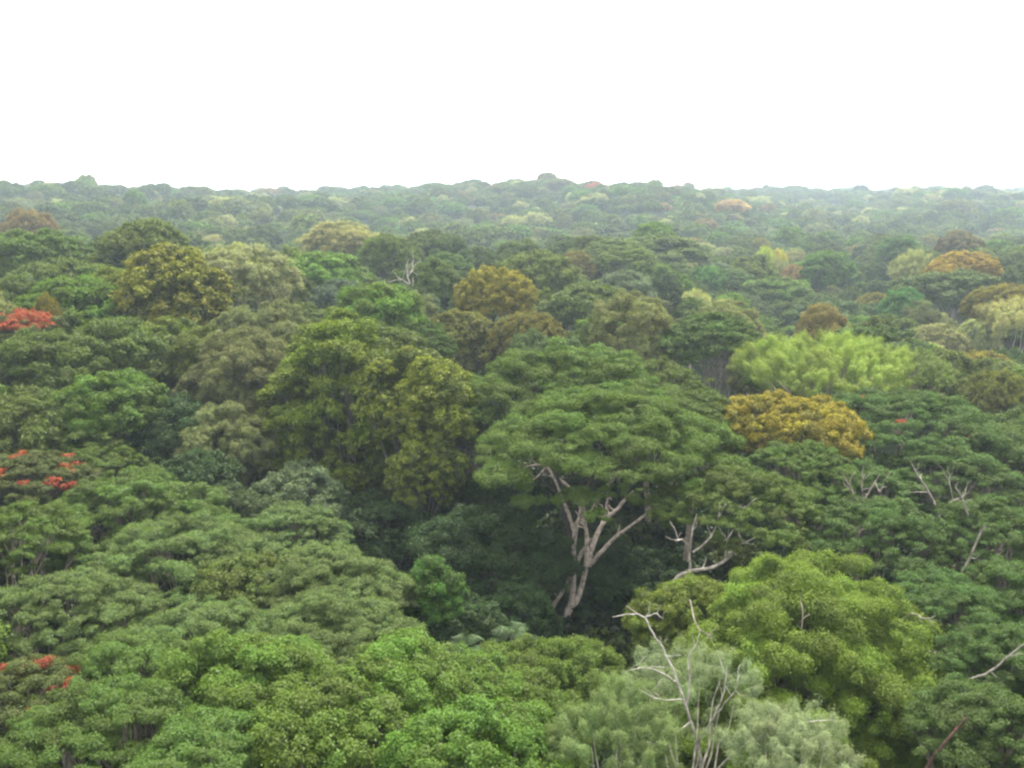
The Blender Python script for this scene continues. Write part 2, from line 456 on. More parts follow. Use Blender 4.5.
def jitter(c, rng, k=.10):
    f = 1 + rng.uniform(-k, k)
    return (c[0] * f * (1 + rng.uniform(-.3, 1) * k), c[1] * f, c[2] * f * (1 + rng.uniform(-k, k) * .5), c[3])

PLACED = []       # (x, y, R, px, py, obj, short phrase or None)

def root_of(name, loc, label, cat, group=None):
    o = bpy.data.objects.new(name, None); COL.objects.link(o)
    o.location = loc; o['label'] = label; o['category'] = cat
    o.empty_display_size = 0.5
    if group: o['group'] = group
    return o

VAR = {}
def variant(kind, v):
    """mesh data of a kind of tree, shared by its copies further off (unit: radius 6, height 24)"""
    st, col, bark, dr, nm, ls = KIND[kind]
    key = (st, round(dr, 1), v)
    if key not in VAR:
        R = 6.0
        g = tree_geo(900 + 37 * v + hash_(st) + int(dr * 10), st, R, 24.0, min(dr * R, 15), .27 * ls, twigs=False)
        VAR[key] = (leaf_mesh('crown', g['crown']), g['trunk'].mesh('trunk', BARK), g['branches'].mesh('branches', BARK))
    return VAR[key]

def hash_(s): return sum(ord(c) * (i + 1) for i, c in enumerate(s)) % 1000

SEED = [100]
def tree(kind, px, ytop, wpx, d, label, short=None, ybot=None, blossoms=0.0, bare=0.0, cover=1.0, xyz=None, R=None, H=None, twigs=None, group='trees of the rainforest canopy', cat='tree', color=None, bark_color=None, wood=True, seed=None):
    st, col, bark, dr, nm, ls = KIND[kind]
    col = color or col; bark = bark_color or bark
    if seed is None: SEED[0] += 1; seed = SEED[0]
    rng = np.random.default_rng(seed)
    if xyz is None:
        top, mpp = at(px, ytop, d)
        R = wpx * mpp / 2
        x, y = top[0], top[1]
        gz_ = float(ground_z(x, y))
        H = max(top[2] - gz_, 5.0)
        if top[2] - gz_ < 5: gz_ = top[2] - 5
    else:
        x, y, gz_ = xyz
    D = dr * R
    if ybot is not None: D = top[2] - at(px, ybot, d)[0][2]
    D = min(D, H * .85)
    root = root_of(nm, (x, y, gz_), label, cat, group)
    if xyz is None and d < 118:
        leaf = float(np.clip(.0021 * d, .10, .28)) * ls
        g = tree_geo(seed, st, R, H, D, leaf, twigs=True if twigs is None else twigs, cover=cover, blossoms=blossoms, bare=bare)
        link('crown', leaf_mesh('crown', g['crown']), root, jitter(col, rng, .05))
        if wood:
            link('trunk', g['trunk'].mesh('trunk', BARK), root, bark)
            link('branches', g['branches'].mesh('branches', BARK), root, bark)
        if blossoms: link('blossoms', leaf_mesh('blossoms', g['blossoms']), root, (.33, .055, .03, .1))
    else:
        c, t, b = variant(kind, int(rng.integers(0, 4)))
        sc = (R / 6.0, R / 6.0, H / 24.0)
        root.rotation_euler.z = rng.uniform(0, 6.28)
        root.scale = sc
        link('crown', c, root, jitter(col, rng, .08)); link('trunk', t, root, bark); link('branches', b, root, bark)
        if blossoms:
            if 'bl' not in VAR:
                g = tree_geo(77, 'umbrella', 6, 24, 4.3, .4, False, blossoms=.55)
                VAR['bl'] = leaf_mesh('blossoms', g['blossoms'])
            link('blossoms', VAR['bl'], root, (.36, .05, .028, .1))
    pj = project((x, y, gz_ + H))
    PLACED.append((x, y, R, pj[0], pj[1], root, short))
    return root

TRUNK = (.60, .52, .45, 1)  # bark colour lightened to offset the shade under the umbrella crown
def limbs(root, d, paths, color=PALE, r0=2.4, r1=.8, twigs=True):
    """separate limb meshes of one tree, each a crooked tube through points (px, py, depth offset)"""
    rng = np.random.default_rng(int(d * 7) + len(paths))
    for path in paths:
        k0, k1 = (r0, r1)
        if isinstance(path, tuple): path, k0, k1 = path
        P, mm = [], []
        for (a, b, dd) in path:
            p, m = at(a, b, d + dd); P.append(p - np.array(root.location)); mm.append(m)
        P = np.array(P); n = len(P)
        # refine the polyline smoothly
        s = np.linspace(0, n - 1, n * 4 - 3)
        Q = np.zeros((len(s), 3))
        for i, v in enumerate(s):
            k = min(int(v), n - 2); u = v - k
            p0, p1, p2, p3 = P[max(k - 1, 0)], P[k], P[k + 1], P[min(k + 2, n - 1)]
            Q[i] = .5 * ((2 * p1) + (-p0 + p2) * u + (2 * p0 - 5 * p1 + 4 * p2 - p3) * u * u + (-p0 + 3 * p1 - 3 * p2 + p3) * u ** 3)
        Q[1:-1] += rng.normal(0, .018, Q[1:-1].shape)
        T = Tubes(); mp_ = float(np.mean(mm))
        rr = np.linspace(k0, k1, len(Q)) * mp_ * (.80 if color is TRUNK else .68) * rng.uniform(.88, 1.12, len(Q)); rr[-2:] *= (.7, .3)
        T.add(Q, rr, 8)
        if twigs:
            for _ in range(int(rng.integers(2, 5)) if k0 < 5 else 0):     # side twigs
                i = int(rng.integers(len(Q) // 3, len(Q) - 1)); ln = rng.uniform(8, 22) * mp_
                dr_ = unit(rng.normal(0, 1, 3) + np.array([0, -.2, .5]) + unit(Q[-1] - Q[0]) * .8)
                T.add(bez(Q[i], Q[i] + dr_ * ln * .5 + rng.normal(0, .12 * ln, 3), Q[i] + dr_ * ln, 6, rng, .03 * ln), np.linspace(rr[i] * .55, .25 * mp_, 6), 5)
        link('limb', T.mesh('limb', BARK), root, color)

# ------------------------------------------------------------------ the trees one can point to, near to far
# --- bottom row
t = tree('bright', 808, 572, 290, 50, 'large bright green cauliflower-crowned tree above the silvery feathery tree', 'the big bright green cauliflower tree', ybot=860)
limbs(t, 46.6, [([(690,600,3),(698,628,0),(715,636,0)],1.2,.5), ([(800,640,-1),(803,612,-1),(800,600,0)],1.2,.5)], GREY)
tree('bright', 690, 585, 95, 54, 'small bright green lumpy tree at the left shoulder of the big cauliflower tree', 'the small bright lumpy tree')
ash = tree('ash', 695, 655, 125, 38, 'silvery feathery tree with bare white limbs at the bottom edge', 'the silvery feathery tree', twigs=False, cover=.38, bare=.35)
limbs(ash, 36, [([(705,790,1),(697,745,0),(688,715,-.5),(680,690,-1),(670,662,-1),(655,636,-1)],3.2,1.0),
                ([(655,638,-1),(645,618,-1),(632,614,-1),(612,617,-1)],1.4,.6), ([(645,618,-1),(655,614,-1.4),(664,619,-1.5)],1.0,.5),
                ([(686,708,-.5),(690,680,-1),(690,655,-1.3),(700,640,-1.5)],1.6,.5), ([(677,683,-1),(668,676,-1.5),(648,668,-2),(625,672,-2)],1.3,.4),
                ([(697,745,0),(715,715,-1),(724,690,-1.4),(728,665,-1.5)],1.6,.5), ([(716,713,-1),(735,690,-2),(738,672,-2)],1.0,.4),
                ([(690,722,-.5),(672,735,-1.5),(650,742,-2),(615,748,-2.6)],1.3,.4), ([(684,700,-.6),(660,700,-1.4),(640,690,-2)],1.0,.4),
                ([(705,780,1),(745,745,-1),(790,725,-2),(835,720,-2.6)],1.6,.5)], (.46, .43, .39, 1))
tree('ash', 620, 700, 130, 34, 'low pale green feathery tree at the bottom edge, beside the silvery feathery tree', 'the low pale feathery tree', cover=.8, twigs=False, color=(.115, .175, .060, .2))
tree('ash', 795, 722, 125, 33.5, 'grey-green feathery spray of a tree under the big bright green cauliflower tree', 'the grey-green spray tree', cover=.55, twigs=False)
tree('mound', 540, 655, 180, 46, 'low olive-green mound-shaped tree hiding the foot of the forked pale trunk', 'the olive-green mound tree')
tree('mound', 470, 672, 150, 41, 'small olive-green tree joined to the left flank of the olive-green mound', 'the small olive tree by the mound')
tree('fresh', 395, 650, 150, 38, 'bright leafy green tree at the bottom, left of the olive-green mound tree', 'the bright leafy tree')
tree('fresh', 250, 648, 190, 38.5, 'broad bright green tree at the bottom, right of the fresh green corner tree', 'the broad bright tree')
tree('fresh', 330, 690, 150, 34, 'bright green tree at the bottom edge between the broad bright tree and the leafy one', 'the bright tree at the bottom edge')
tree('padsfr', 100, 690, 210, 35, 'fresh green spreading tree at the bottom left corner', 'the corner tree')
tree('flame', 18, 668, 150, 41, 'spreading tree dotted with orange-red blossoms at the lower left edge', 'the lower orange-red blossoming tree', blossoms=.6)
tree('fresh', 470, 715, 170, 33, 'leafy mid green tree at the middle of the bottom edge', 'the bottom middle tree')
tree('padsfr', 205, 722, 150, 32.5, 'low light green tree at the bottom edge under the broad bright green one', 'the low light green tree')
# --- left spreading canopy
tree('padsol', 322, 548, 185, 57, 'greyish olive spreading tree just left of the vine-covered stump', 'the greyish olive spreading tree')
tree('padsol', 365, 602, 110, 50, 'small olive tree in front of the vine-covered stump', 'the small olive tree')
tree('padsol', 320, 598, 190, 48, 'olive-brown spreading tree below the greyish olive one on the left', 'the olive-brown spreading tree')
tree('green', 245, 560, 95, 57, 'rounded dark green tree wedged among the grey-green spreading canopies', 'the wedged green tree')
tree('padsfr', 130, 470, 190, 73, 'fresh green layered tree with flat pads, right of the orange-red blossoms', 'the fresh green layered tree')
tree('padsol', 180, 520, 220, 61, 'wide grey-green spreading tree in the middle of the left canopy', 'the wide grey-green spreading tree')
tree('padsol', 62, 574, 190, 50, 'greyish rounded spreading tree above the lower orange-red blossoms', 'the greyish rounded tree')
tree('padsol', 205, 605, 140, 48, 'small grey-green tree above the broad bright green tree', 'the small grey-green tree')
tree('pads', 25, 505, 120, 63, 'mid green layered tree at the left edge below the middle red flame tree', 'the layered tree at the left edge')
tree('padsfr', 120, 640, 150, 43, 'fresh green tree between the greyish rounded tree and the corner tree', 'the fresh tree above the corner')
tree('flame', 25, 452, 125, 80, 'flame tree with flat clusters of red blossoms halfway up the left edge', 'the middle red flame tree', blossoms=.3)
tree('pads', 75, 430, 150, 88, 'dull green flat-topped tree behind the middle red flame tree', 'the dull green flat tree')
tree('padsol', 290, 505, 120, 74, 'grey-green drooping tree at the foot of the dark hollow, left of centre', 'the grey-green drooping tree')
tree('silver', 297, 468, 95, 86, 'small tree with pale silvery leaves under the tall yellowish olive tree', 'the small pale silvery tree', color=(.085, .120, .065, .3))
# --- hollow in the middle
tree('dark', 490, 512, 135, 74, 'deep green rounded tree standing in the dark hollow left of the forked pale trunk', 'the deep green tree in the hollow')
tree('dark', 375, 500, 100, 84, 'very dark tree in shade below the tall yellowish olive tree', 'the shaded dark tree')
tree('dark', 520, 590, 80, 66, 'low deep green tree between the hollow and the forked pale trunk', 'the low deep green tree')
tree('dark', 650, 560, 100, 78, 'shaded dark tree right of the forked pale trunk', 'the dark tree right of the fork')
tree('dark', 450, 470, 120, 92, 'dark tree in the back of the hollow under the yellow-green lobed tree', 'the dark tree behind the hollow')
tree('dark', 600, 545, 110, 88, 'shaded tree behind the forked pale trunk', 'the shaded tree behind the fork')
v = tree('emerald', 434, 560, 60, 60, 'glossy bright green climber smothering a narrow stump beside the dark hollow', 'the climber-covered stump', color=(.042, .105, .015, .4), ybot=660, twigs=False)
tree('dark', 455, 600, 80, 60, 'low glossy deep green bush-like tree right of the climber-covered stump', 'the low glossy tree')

# --- the forked umbrella tree and its neighbours
u = tree('pads', 606, 388, 258, 75, 'large umbrella-shaped tree with a tall forked pale trunk in the centre', 'the central umbrella tree', ybot=484, wood=False)
base = Vector(u.location)
gp = at(558, 705, 75)[0]
limbs(u, 75, [([(553,716,0),(558,670,0),(563,640,0),(567,618,0),(571,604,0)],7.0,4.6),
              ([(570,608,0),(573,590,0),(573,562,-.3),(575,533,-.8),(579,518,-1.2),(585,500,-2)],4.0,2.4),
              ([(571,606,0),(577,600,.3),(585,571,.5),(587,539,.6),(582,512,0),(570,490,-1.4),(560,478,-2.4)],3.8,1.8),
              ([(574,530,-1),(569,515,-1.5),(564,503,-2),(555,481,-3),(545,466,-3.4),(530,466,-3.6),(515,470,-4)],2.6,1.0),
              ([(587,566,.5),(592,548,1),(599,530,1.6),(608,517,2.2),(618,508,2.6),(634,490,3)],3.4,1.8),
              ([(589,566,.5),(603,550,0),(617,536,-.6),(632,525,-1.4),(660,505,-3)],2.9,1.5),
              ([(594,540,1.2),(601,524,2.2),(606,510,2.6),(608,490,3)],2.0,1.3),
              ([(547,650,1.5),(550,615,1.3),(561,594,.9),(573,571,.6),(584,549,.4),(592,538,.2)],2.8,1.6),
              ([(586,520,.5),(600,497,-2),(612,480,-4),(625,462,-6),(640,440,-6)],2.6,1.2),
              ([(612,480,-4),(605,468,-5),(594,466,-6)],1.4,.8), ([(622,466,-5.4),(640,464,-5.8),(662,466,-6)],1.4,.7),
              ([(655,508,-3),(668,490,-5),(676,478,-6),(690,472,-7)],1.5,.7),
              ([(548,464,-3.2),(536,478,-4),(526,484,-4.6)],1.2,.6)], TRUNK)
tree('pads', 570, 340, 225, 93, 'broad umbrella crown rising directly behind the central forked umbrella tree', 'the umbrella crown behind the central one', bark_color=(.10, .085, .07, 1))
w = tree('pads', 742, 468, 160, 67, 'umbrella tree with crooked bare white limbs, right of the central forked tree', 'the umbrella tree with crooked white limbs', wood=False, ybot=532)
limbs(w, 64.6, [([(655,660,3),(664,610,1),(675,580,0),(692,571,-.5),(714,567,-1),(732,554,-1.4),(741,541,-1.6)],3.6,2.0),
              ([(690,571,-.4),(690,552,-.6),(692,534,-.8),(697,514,-1)],2.2,1.1), ([(690,552,-.6),(683,540,-1),(675,541,-1.5)],1.5,.8),
              ([(693,552,-.6),(708,540,-1),(717,524,-1.3),(720,505,-1.4)],1.7,.8), ([(726,558,-1.3),(727,542,-1.5),(735,528,-1.7)],1.6,.8),
              ([(739,545,-1.6),(748,541,-2),(760,535,-2.4)],1.3,.6), ([(741,541,-1.6),(738,525,-1.4),(745,505,-1)],1.6,.7)], (.46, .42, .37, 1))
tree('pads', 690, 392, 125, 88, 'mid green flat-topped tree between the central umbrella tree and the golden tree', 'the flat tree left of the golden one')
tree('pads', 655, 360, 130, 104, 'mid green layered tree behind the right shoulder of the central umbrella tree', 'the layered tree behind the shoulder')
tree('padsdk', 712, 311, 108, 125, 'dark green rounded umbrella tree left of the lime feathery tree', 'the dark umbrella tree left of the lime one')
tree('golden', 791, 399, 134, 86, 'golden-yellow rounded tree standing out among dark green crowns', 'the golden-yellow tree', ybot=468)
tree('lime', 827, 343, 172, 108, 'bright lime-green feathery tree behind the golden-yellow tree', 'the lime-green feathery tree', ybot=402)
tree('lime', 905, 352, 85, 112, 'thin yellowish green feathery tree at the right end of the lime one', 'the thin yellowish feathery tree', cover=.75, color=(.125, .165, .045, .3))
# --- right-hand canopy
tree('flame', 905, 388, 200, 90, 'wide dark green feathery tree with a few red blossoms, right of the golden tree', 'the wide dark feathery tree', blossoms=.08, color=(.060, .104, .021, .1))
a = tree('padsdk', 858, 462, 125, 78, 'dark green tree with a pale trunk forking in a V below the golden tree', 'the V-forked tree')
limbs(a, 72, [([(857,560,1),(858,528,0),(858,508,0)],2.6,2.2), ([(858,510,0),(852,492,-.5),(843,474,-1)],1.8,.9), ([(858,510,0),(868,494,-.5),(880,474,-1)],1.8,.9), ([(863,500,-.3),(862,485,-.6),(866,470,-1)],1.2,.6), ([(875,482,-.8),(880,492,-1.3),(884,480,-1.4)],.9,.5)], (.36, .31, .27, 1))
b = tree('padsdk', 955, 445, 150, 80, 'dark green layered tree with pale crooked limbs near the right edge', 'the right-hand tree with crooked limbs')
limbs(b, 75, [([(946,560,1),(940,520,0),(932,498,0),(918,476,-1),(910,460,-2)],2.4,.9), ([(940,516,0),(950,503,-1),(962,497,-1.6),(970,492,-2)],1.7,.8), ([(953,502,-1),(950,485,-1.5),(944,472,-2)],1.1,.5)], (.38, .34, .30, 1))
tree('padsdk', 880, 498, 165, 64, 'dark green layered tree just behind the big bright cauliflower tree', 'the layered tree behind the cauliflower tree')
c = tree('padsdk', 995, 500, 120, 62, 'dark green tree with a leaning pale limb at the right edge', 'the tree with a leaning limb')
limbs(c, 58, [([(955,610,1),(960,578,0),(970,558,-.5),(978,538,-1),(985,525,-1.4)],2.2,1.1), ([(968,515,0),(962,498,-.4),(955,486,-.6)],1.3,.6), ([(985,640,-1),(1000,632,-1.4),(1008,612,-2)],1.8,.9)], (.36, .33, .29, 1))
tree('padsdk', 945, 575, 160, 54, 'dark green feathery tree right of the big bright cauliflower tree', 'the feathery tree right of the cauliflower')
e = tree('padsdk', 1005, 628, 140, 47, 'dark green tree with broken pale limbs at the lower right edge', 'the tree with broken limbs')
limbs(e, 45, [([(950,690,2),(968,680,0),(990,672,-1),(1010,655,-1.5),(1030,640,-2)],2.2,1.2), ([(897,622,6.5),(912,614,5.5),(925,619,4.6),(936,616,4.2)],1.4,.7), ([(980,720,0),(998,712,-.6),(1020,716,-1)],1.8,.9), ([(917,655,4.6),(935,651,3.6),(950,657,3.0)],1.2,.6)], (.36, .33, .29, 1))
f_ = tree('padsdk', 985, 690, 150, 41, 'dark green tree in the lower right corner beside a reddish leaning trunk', 'the lower right corner tree')
limbs(f_, 39, [([(925,770,1),(940,748,0),(958,728,-.5),(968,716,-1)],2.6,1.6)], (.20, .12, .10, 1))
tree('padsdk', 1010, 560, 90, 56, 'narrow dark green tree squeezed against the right edge', 'the narrow tree at the right edge')
tree('pads', 1000, 420, 110, 95, 'mid green flat tree at the right edge below the yellowish olive tree', 'the flat tree at the right edge', )
tree('pads', 800, 440, 120, 78, 'mid green layered tree directly below the golden-yellow tree', 'the layered tree below the golden one')
tree('amber', 1000, 372, 70, 118, 'yellowish olive tree at the right edge above the dark feathery canopy', 'the yellowish olive tree at the right edge', color=(.105, .115, .022, .4))
tree('olivedk', 940, 352, 90, 128, 'brownish olive tree behind the thin yellowish feathery tree', 'the brownish olive tree at right')
tree('olivedk', 985, 362, 60, 130, 'olive tree between the brownish olive one and the right edge', 'the small olive tree at right')
# --- left of centre, tall trees beyond the hollow
tree('olive', 338, 316, 142, 97, 'tall yellowish olive tree with a high leafy wall of crown, left of centre', 'the tall yellowish olive tree', ybot=510)
tree('olive', 418, 352, 112, 91, 'yellow-green lobed tree in front of the tall yellowish olive tree', 'the yellow-green lobed tree', ybot=455, color=(.095, .130, .024, .8))
tree('olive', 424, 436, 66, 86, 'low yellow-green lobe of a small tree hanging over the dark hollow', 'the low yellow-green tree', ybot=505, color=(.095, .130, .024, .8))
tree('fresh', 470, 420, 42, 92, 'small yellow-green tree tucked against the left edge of the central umbrella tree', 'the small yellow-green tree', color=(.085, .115, .020, .5))
tree('olivedk', 385, 330, 80, 106, 'olive tree behind the yellow-green lobed tree', 'the olive tree behind the lobed one')
tree('fuzz', 240, 332, 115, 103, 'wispy grey-olive tree left of the tall yellowish olive tree', 'the wispy grey-olive tree', ybot=450)
tree('fuzz', 225, 405, 100, 94, 'grey-olive wispy tree below the other wispy one, at the back of the hollow', 'the lower wispy tree', ybot=500)
tree('fuzz', 265, 305, 100, 118, 'wispy tree directly under the pale grey-green dome', 'the sloping wispy tree')
tree('green', 265, 420, 90, 99, 'dark mid green tree between the lower wispy tree and the tall olive one', 'the green tree between them')
tree('olive', 168, 250, 118, 130, 'tall yellow-tipped olive tree on the left, beside the pale grey-green dome', 'the tall yellow-tipped tree', ybot=345, color=(.098, .112, .020, .8))
tree('olive', 112, 272, 75, 134, 'olive tree with yellow lobes adjoining the tall yellow-tipped tree on the left', 'the yellow-lobed olive tree', ybot=340)
tree('fuzzpale', 237, 248, 98, 142, 'pale grey-green dome-shaped tree right of the tall yellow-tipped tree', 'the pale grey-green dome', ybot=330)
tree('olivedk', 138, 226, 88, 168, 'yellowish brown-green tree behind the tall yellow-tipped tree', 'the brown-green tree behind the yellow-tipped one')
tree('olive', 165, 320, 90, 116, 'olive green tree beneath the tall yellow-tipped tree', 'the olive tree beneath the yellow-tipped one', ybot=400)
tree('flame', 22, 309, 78, 112, 'flame tree covered in vivid red blossoms at the upper left edge', 'the vivid red flame tree', blossoms=.95)
tree('golden', 46, 296, 28, 118, 'tiny golden tree peeping over the vivid red flame tree', 'the tiny golden tree')
tree('green', 100, 322, 105, 104, 'mid green rounded tree just right of the vivid red flame tree', 'the green tree right of the red one')
tree('green', 40, 335, 110, 99, 'mid green rounded tree directly below the vivid red flame tree', 'the green tree below the red one')
tree('fresh', 110, 372, 100, 94, 'leafy mid green tree below the rounded pair on the left', 'the leafy tree on the left')
tree('green', 30, 392, 120, 90, 'dark leafy tree above the middle red flame tree', 'the dark leafy tree at left')
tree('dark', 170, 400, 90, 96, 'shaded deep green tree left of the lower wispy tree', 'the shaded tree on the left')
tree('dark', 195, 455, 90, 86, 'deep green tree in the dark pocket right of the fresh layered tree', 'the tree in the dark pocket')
tree('teal', 215, 490, 100, 78, 'grey-green tree between the fresh layered tree and the dark pocket', 'the grey-green pocket tree')
tree('green', 30, 232, 95, 170, 'mid green rounded tree at the upper left edge', 'the rounded tree at the upper left edge')
tree('green', 60, 262, 105, 150, 'mid green broad tree left of the yellow-lobed olive tree', 'the broad tree at the upper left')
tree('teal', 22, 285, 90, 140, 'bluish green tree right above the vivid red flame tree', 'the bluish tree above the red one')
# --- middle distance
tree('amber', 498, 269, 66, 152, 'golden-olive dome in the middle distance above centre', 'the golden-olive dome', color=(.150, .142, .022, .5))
tree('amber', 530, 314, 62, 134, 'orange-tinged olive tree below the golden-olive dome', 'the orange-tinged tree', color=(.118, .112, .026, .5))
tree('olivedk', 452, 312, 84, 138, 'brownish olive tree left of the orange-tinged tree', 'the brownish olive tree', color=(.090, .104, .022, .5))
tree('silver', 342, 281, 68, 162, 'silvery blue-green tree above the tall yellowish olive tree', 'the silvery blue-green tree', color=(.070, .105, .075, .2))
tree('fresh', 322, 254, 90, 180, 'mid green flat tree behind the silvery blue-green one', 'the flat tree behind the silvery one')
tree('green', 425, 262, 60, 176, 'mid green tree around the bare white snag', 'the green tree by the snag')
tree('teal', 404, 287, 72, 158, 'grey-green tree in front of the bare white dead snag', 'the tree before the snag')
tree('green', 590, 285, 100, 172, 'dark green spreading tree right of the golden-olive dome', 'the spreading tree right of the dome')
tree('teal', 655, 270, 44, 205, 'dark bluish green dome in front of the hillock', 'the dark bluish dome')
tree('green', 655, 237, 110, 300, 'large dark rounded crown on a hillock in the distance', 'the hillock crown')
tree('amber', 577, 252, 40, 250, 'small yellowish tree left of the hillock crown', 'the small yellowish tree')
tree('rust', 826, 309, 58, 152, 'orange-brown tree above the lime-green feathery tree', 'the orange-brown tree')
tree('olivedk', 876, 320, 62, 148, 'dull olive tree right of the orange-brown tree', 'the dull olive tree')
tree('emerald', 905, 289, 46, 222, 'emerald green dome in the valley on the right', 'the emerald dome')
q = tree('fuzz', 922, 303, 42, 205, 'pale brownish dome on a visible trunk in front of the emerald dome', 'the pale dome on a trunk')
tree('amber', 965, 252, 56, 255, 'bright orange-yellow crown on the right-hand slope', 'the orange-yellow crown', color=(.24, .18, .03, .4))
tree('amber', 942, 264, 36, 250, 'small orange-yellow crown just left of the bigger orange one', 'the small orange-yellow crown', color=(.22, .17, .03, .4))
tree('green', 955, 272, 92, 236, 'broad green dome below the orange-yellow crown', 'the broad dome below the orange crown')
tree('cream', 918, 254, 52, 262, 'pale creamy tree left of the orange-yellow crown', 'the pale creamy tree')
tree('yellow', 766, 248, 19, 335, 'tiny vivid yellow-green tree on the far slope', 'the tiny yellow-green tree')
tree('yellow', 779, 250, 13, 337, 'tinier yellow tree beside the vivid yellow-green one', 'the tinier yellow tree', color=(.4, .36, .06, .3))
tree('rust', 795, 265, 22, 300, 'small pale orange crown right of the yellow-green trees', 'the small pale orange crown', color=(.30, .24, .10, .3))
tree('cream', 780, 262, 22, 305, 'small pale cream tree left of the pale orange crown', 'the small cream tree')
tree('fresh', 826, 252, 54, 300, 'light green dome right of the pale orange crown', 'the light green dome')
tree('emerald', 903, 236, 40, 330, 'light green spreading crown far up the right-hand slope', 'the far light green crown', color=(.085, .150, .05, .2))
tree('olivedk', 960, 232, 48, 330, 'brownish crown far up the right-hand slope', 'the far brownish crown', color=(.13, .12, .055, .2))
tree('peach', 732, 200, 34, 640, 'peach-coloured crown near the skyline', 'the peach-coloured crown')
tree('rose', 596, 183, 19, 800, 'pinkish red crown right on the skyline', 'the pinkish red crown')
tree('rust', 28, 210, 42, 300, 'orange-tan crown near the upper left edge', 'the orange-tan crown', color=(.18, .145, .055, .3))

# --- bare snag and palms
sn = root_of('dead_tree', (0, 0, 0), 'bare white dead snag with forked branches among green crowns', 'dead tree')
pt, mp = at(408, 266, 168)
sn.location = (pt[0], pt[1], float(ground_z(pt[0], pt[1])))
limbs(sn, 168, [([(412,380,0),(411,310,0),(411,288,0),(407,274,0),(410,264,0)],1.6,.4), ([(410,285,0),(404,281,-.4),(397,277,-.6)],1.2,.5), ([(408,276,0),(413,269,.4),(412,260,.5)],.9,.4)], (.48, .45, .41, 1))
sn.children[0].name = 'trunk'
PLACED.append((pt[0], pt[1], .8, 408, 262, sn, 'the bare white snag'))

def palm(px, ytop, d, label, nf=13, fl=2.4, short=None):
    p, m = at(px, ytop, d)
    gz_ = float(ground_z(p[0], p[1])); H = p[2] - gz_ - .6
    root = root_of('palm_tree', (p[0], p[1], gz_), label, 'palm tree', 'pale palms by the hollow')
    T = Tubes(); T.add(bez(np.array([0, 0, -.3]), np.array([.3, 0, H * .5]), np.array([0, 0, H]), 8), np.linspace(.17, .11, 8), 7)
    link('trunk', T.mesh('trunk', BARK), root, GREY)
    rng = np.random.default_rng(int(px))
    for k in range(nf):
        a = k * 2.4 + rng.uniform(-.2, .2); el = rng.uniform(.1, 1.2)
        o = np.array([math.cos(a) * math.cos(el), math.sin(a) * math.cos(el), math.sin(el)])
        n = 18
        q = bez(np.array([0, 0, H]), np.array([0, 0, H]) + o * fl * .6, np.array([0, 0, H]) + o * fl * np.array([1.0, 1.0, .35]) - np.array([0, 0, .45 * fl * (1 - el / 2)]), n)
        tan = unit(np.gradient(q, axis=0)); side = unit(np.cross(tan, [0, 0, 1.0])); up = np.cross(side, tan)
        V = []
        for i in range(2, n):
            w = .42 * math.sin(math.pi * (i / n) ** .7) + .12
            for s in (-1, 1):
                e = q[i] + side[i] * s * w + tan[i] * .22 - up[i] * .12
                V += [q[i] - tan[i] * .025, q[i] + tan[i] * .025, e + tan[i] * .012, e - tan[i] * .012]
        V = np.array(V)
        tt = np.repeat(rng.uniform(.2, .8, (len(V) // 4, 3)), 4, 0)
        link('frond', leaf_mesh('frond', (V, tt)), root, (.085, .135, .06, .2))
    PLACED.append((p[0], p[1], 2.2, px, ytop, root, short))
palm(512, 628, 58, 'small pale palm whose fronds show in front of the dark hollow', short='the pale palm')
palm(466, 640, 57, 'lower pale palm at the left end of the dark hollow floor', short='the lower palm')

# ------------------------------------------------------------------ the rest of the canopy
rng = np.random.default_rng(5)
MIXES = [('pads', 3), ('padsdk', 3), ('green', 5), ('deep', 3.5), ('teal', 1.8), ('fresh', 3.0), ('padsol', 3), ('olivedk', 1.6), ('olive', .9), ('fuzz', 2.0), ('fuzzpale', 1.0), ('silver', .5), ('amber', .5), ('cream', .35), ('emerald', .3), ('rust', .35)]
KN = [k for k, _ in MIXES]; KW = np.array([w for _, w in MIXES]); KW = KW / KW.sum()

def spots(r0, r1, spacing, occupied, margin=3.0):
    """scattered places of trees over the terrain, by distance, none inside another crown"""
    out = []
    cell = 14.0; grid = {}
    def put(x, y, R): grid.setdefault((int(x // cell), int(y // cell)), []).append((x, y, R))
    for o in occupied: put(*o)
    r = r0
    while r < r1:
        s = spacing(r)
        a0, a1 = -math.radians(27 + margin), math.radians(27 + margin)
        n = int((a1 - a0) * r / s)
        for k in range(n):
            az = a0 + (a1 - a0) * (k + rng.uniform(0, 1)) / n
            rr = r + rng.uniform(-.5, .5) * s
            x, y = rr * math.sin(az), rr * math.cos(az)
            R = s * rng.choice([.36, .46, .56, .70, .86], p=[.24, .27, .24, .16, .09])
            i, j = int(x // cell), int(y // cell)
            bad = False
            for ii in range(i - 2, i + 3):
                for jj in range(j - 2, j + 3):
                    for (a, b, Q) in grid.get((ii, jj), ()):
                        if (a - x) ** 2 + (b - y) ** 2 < (.70 * (Q + R)) ** 2: bad = True; break
                    if bad: break
                if bad: break
            if bad: continue
            put(x, y, R); out.append((x, y, R))
        r += s * .8
    return out

occ = [(p[0], p[1], p[2]) for p in PLACED]
near = spots(118, 460, lambda r: 10.5, occ)
near.sort(key=lambda s: math.hypot(s[0], s[1]))
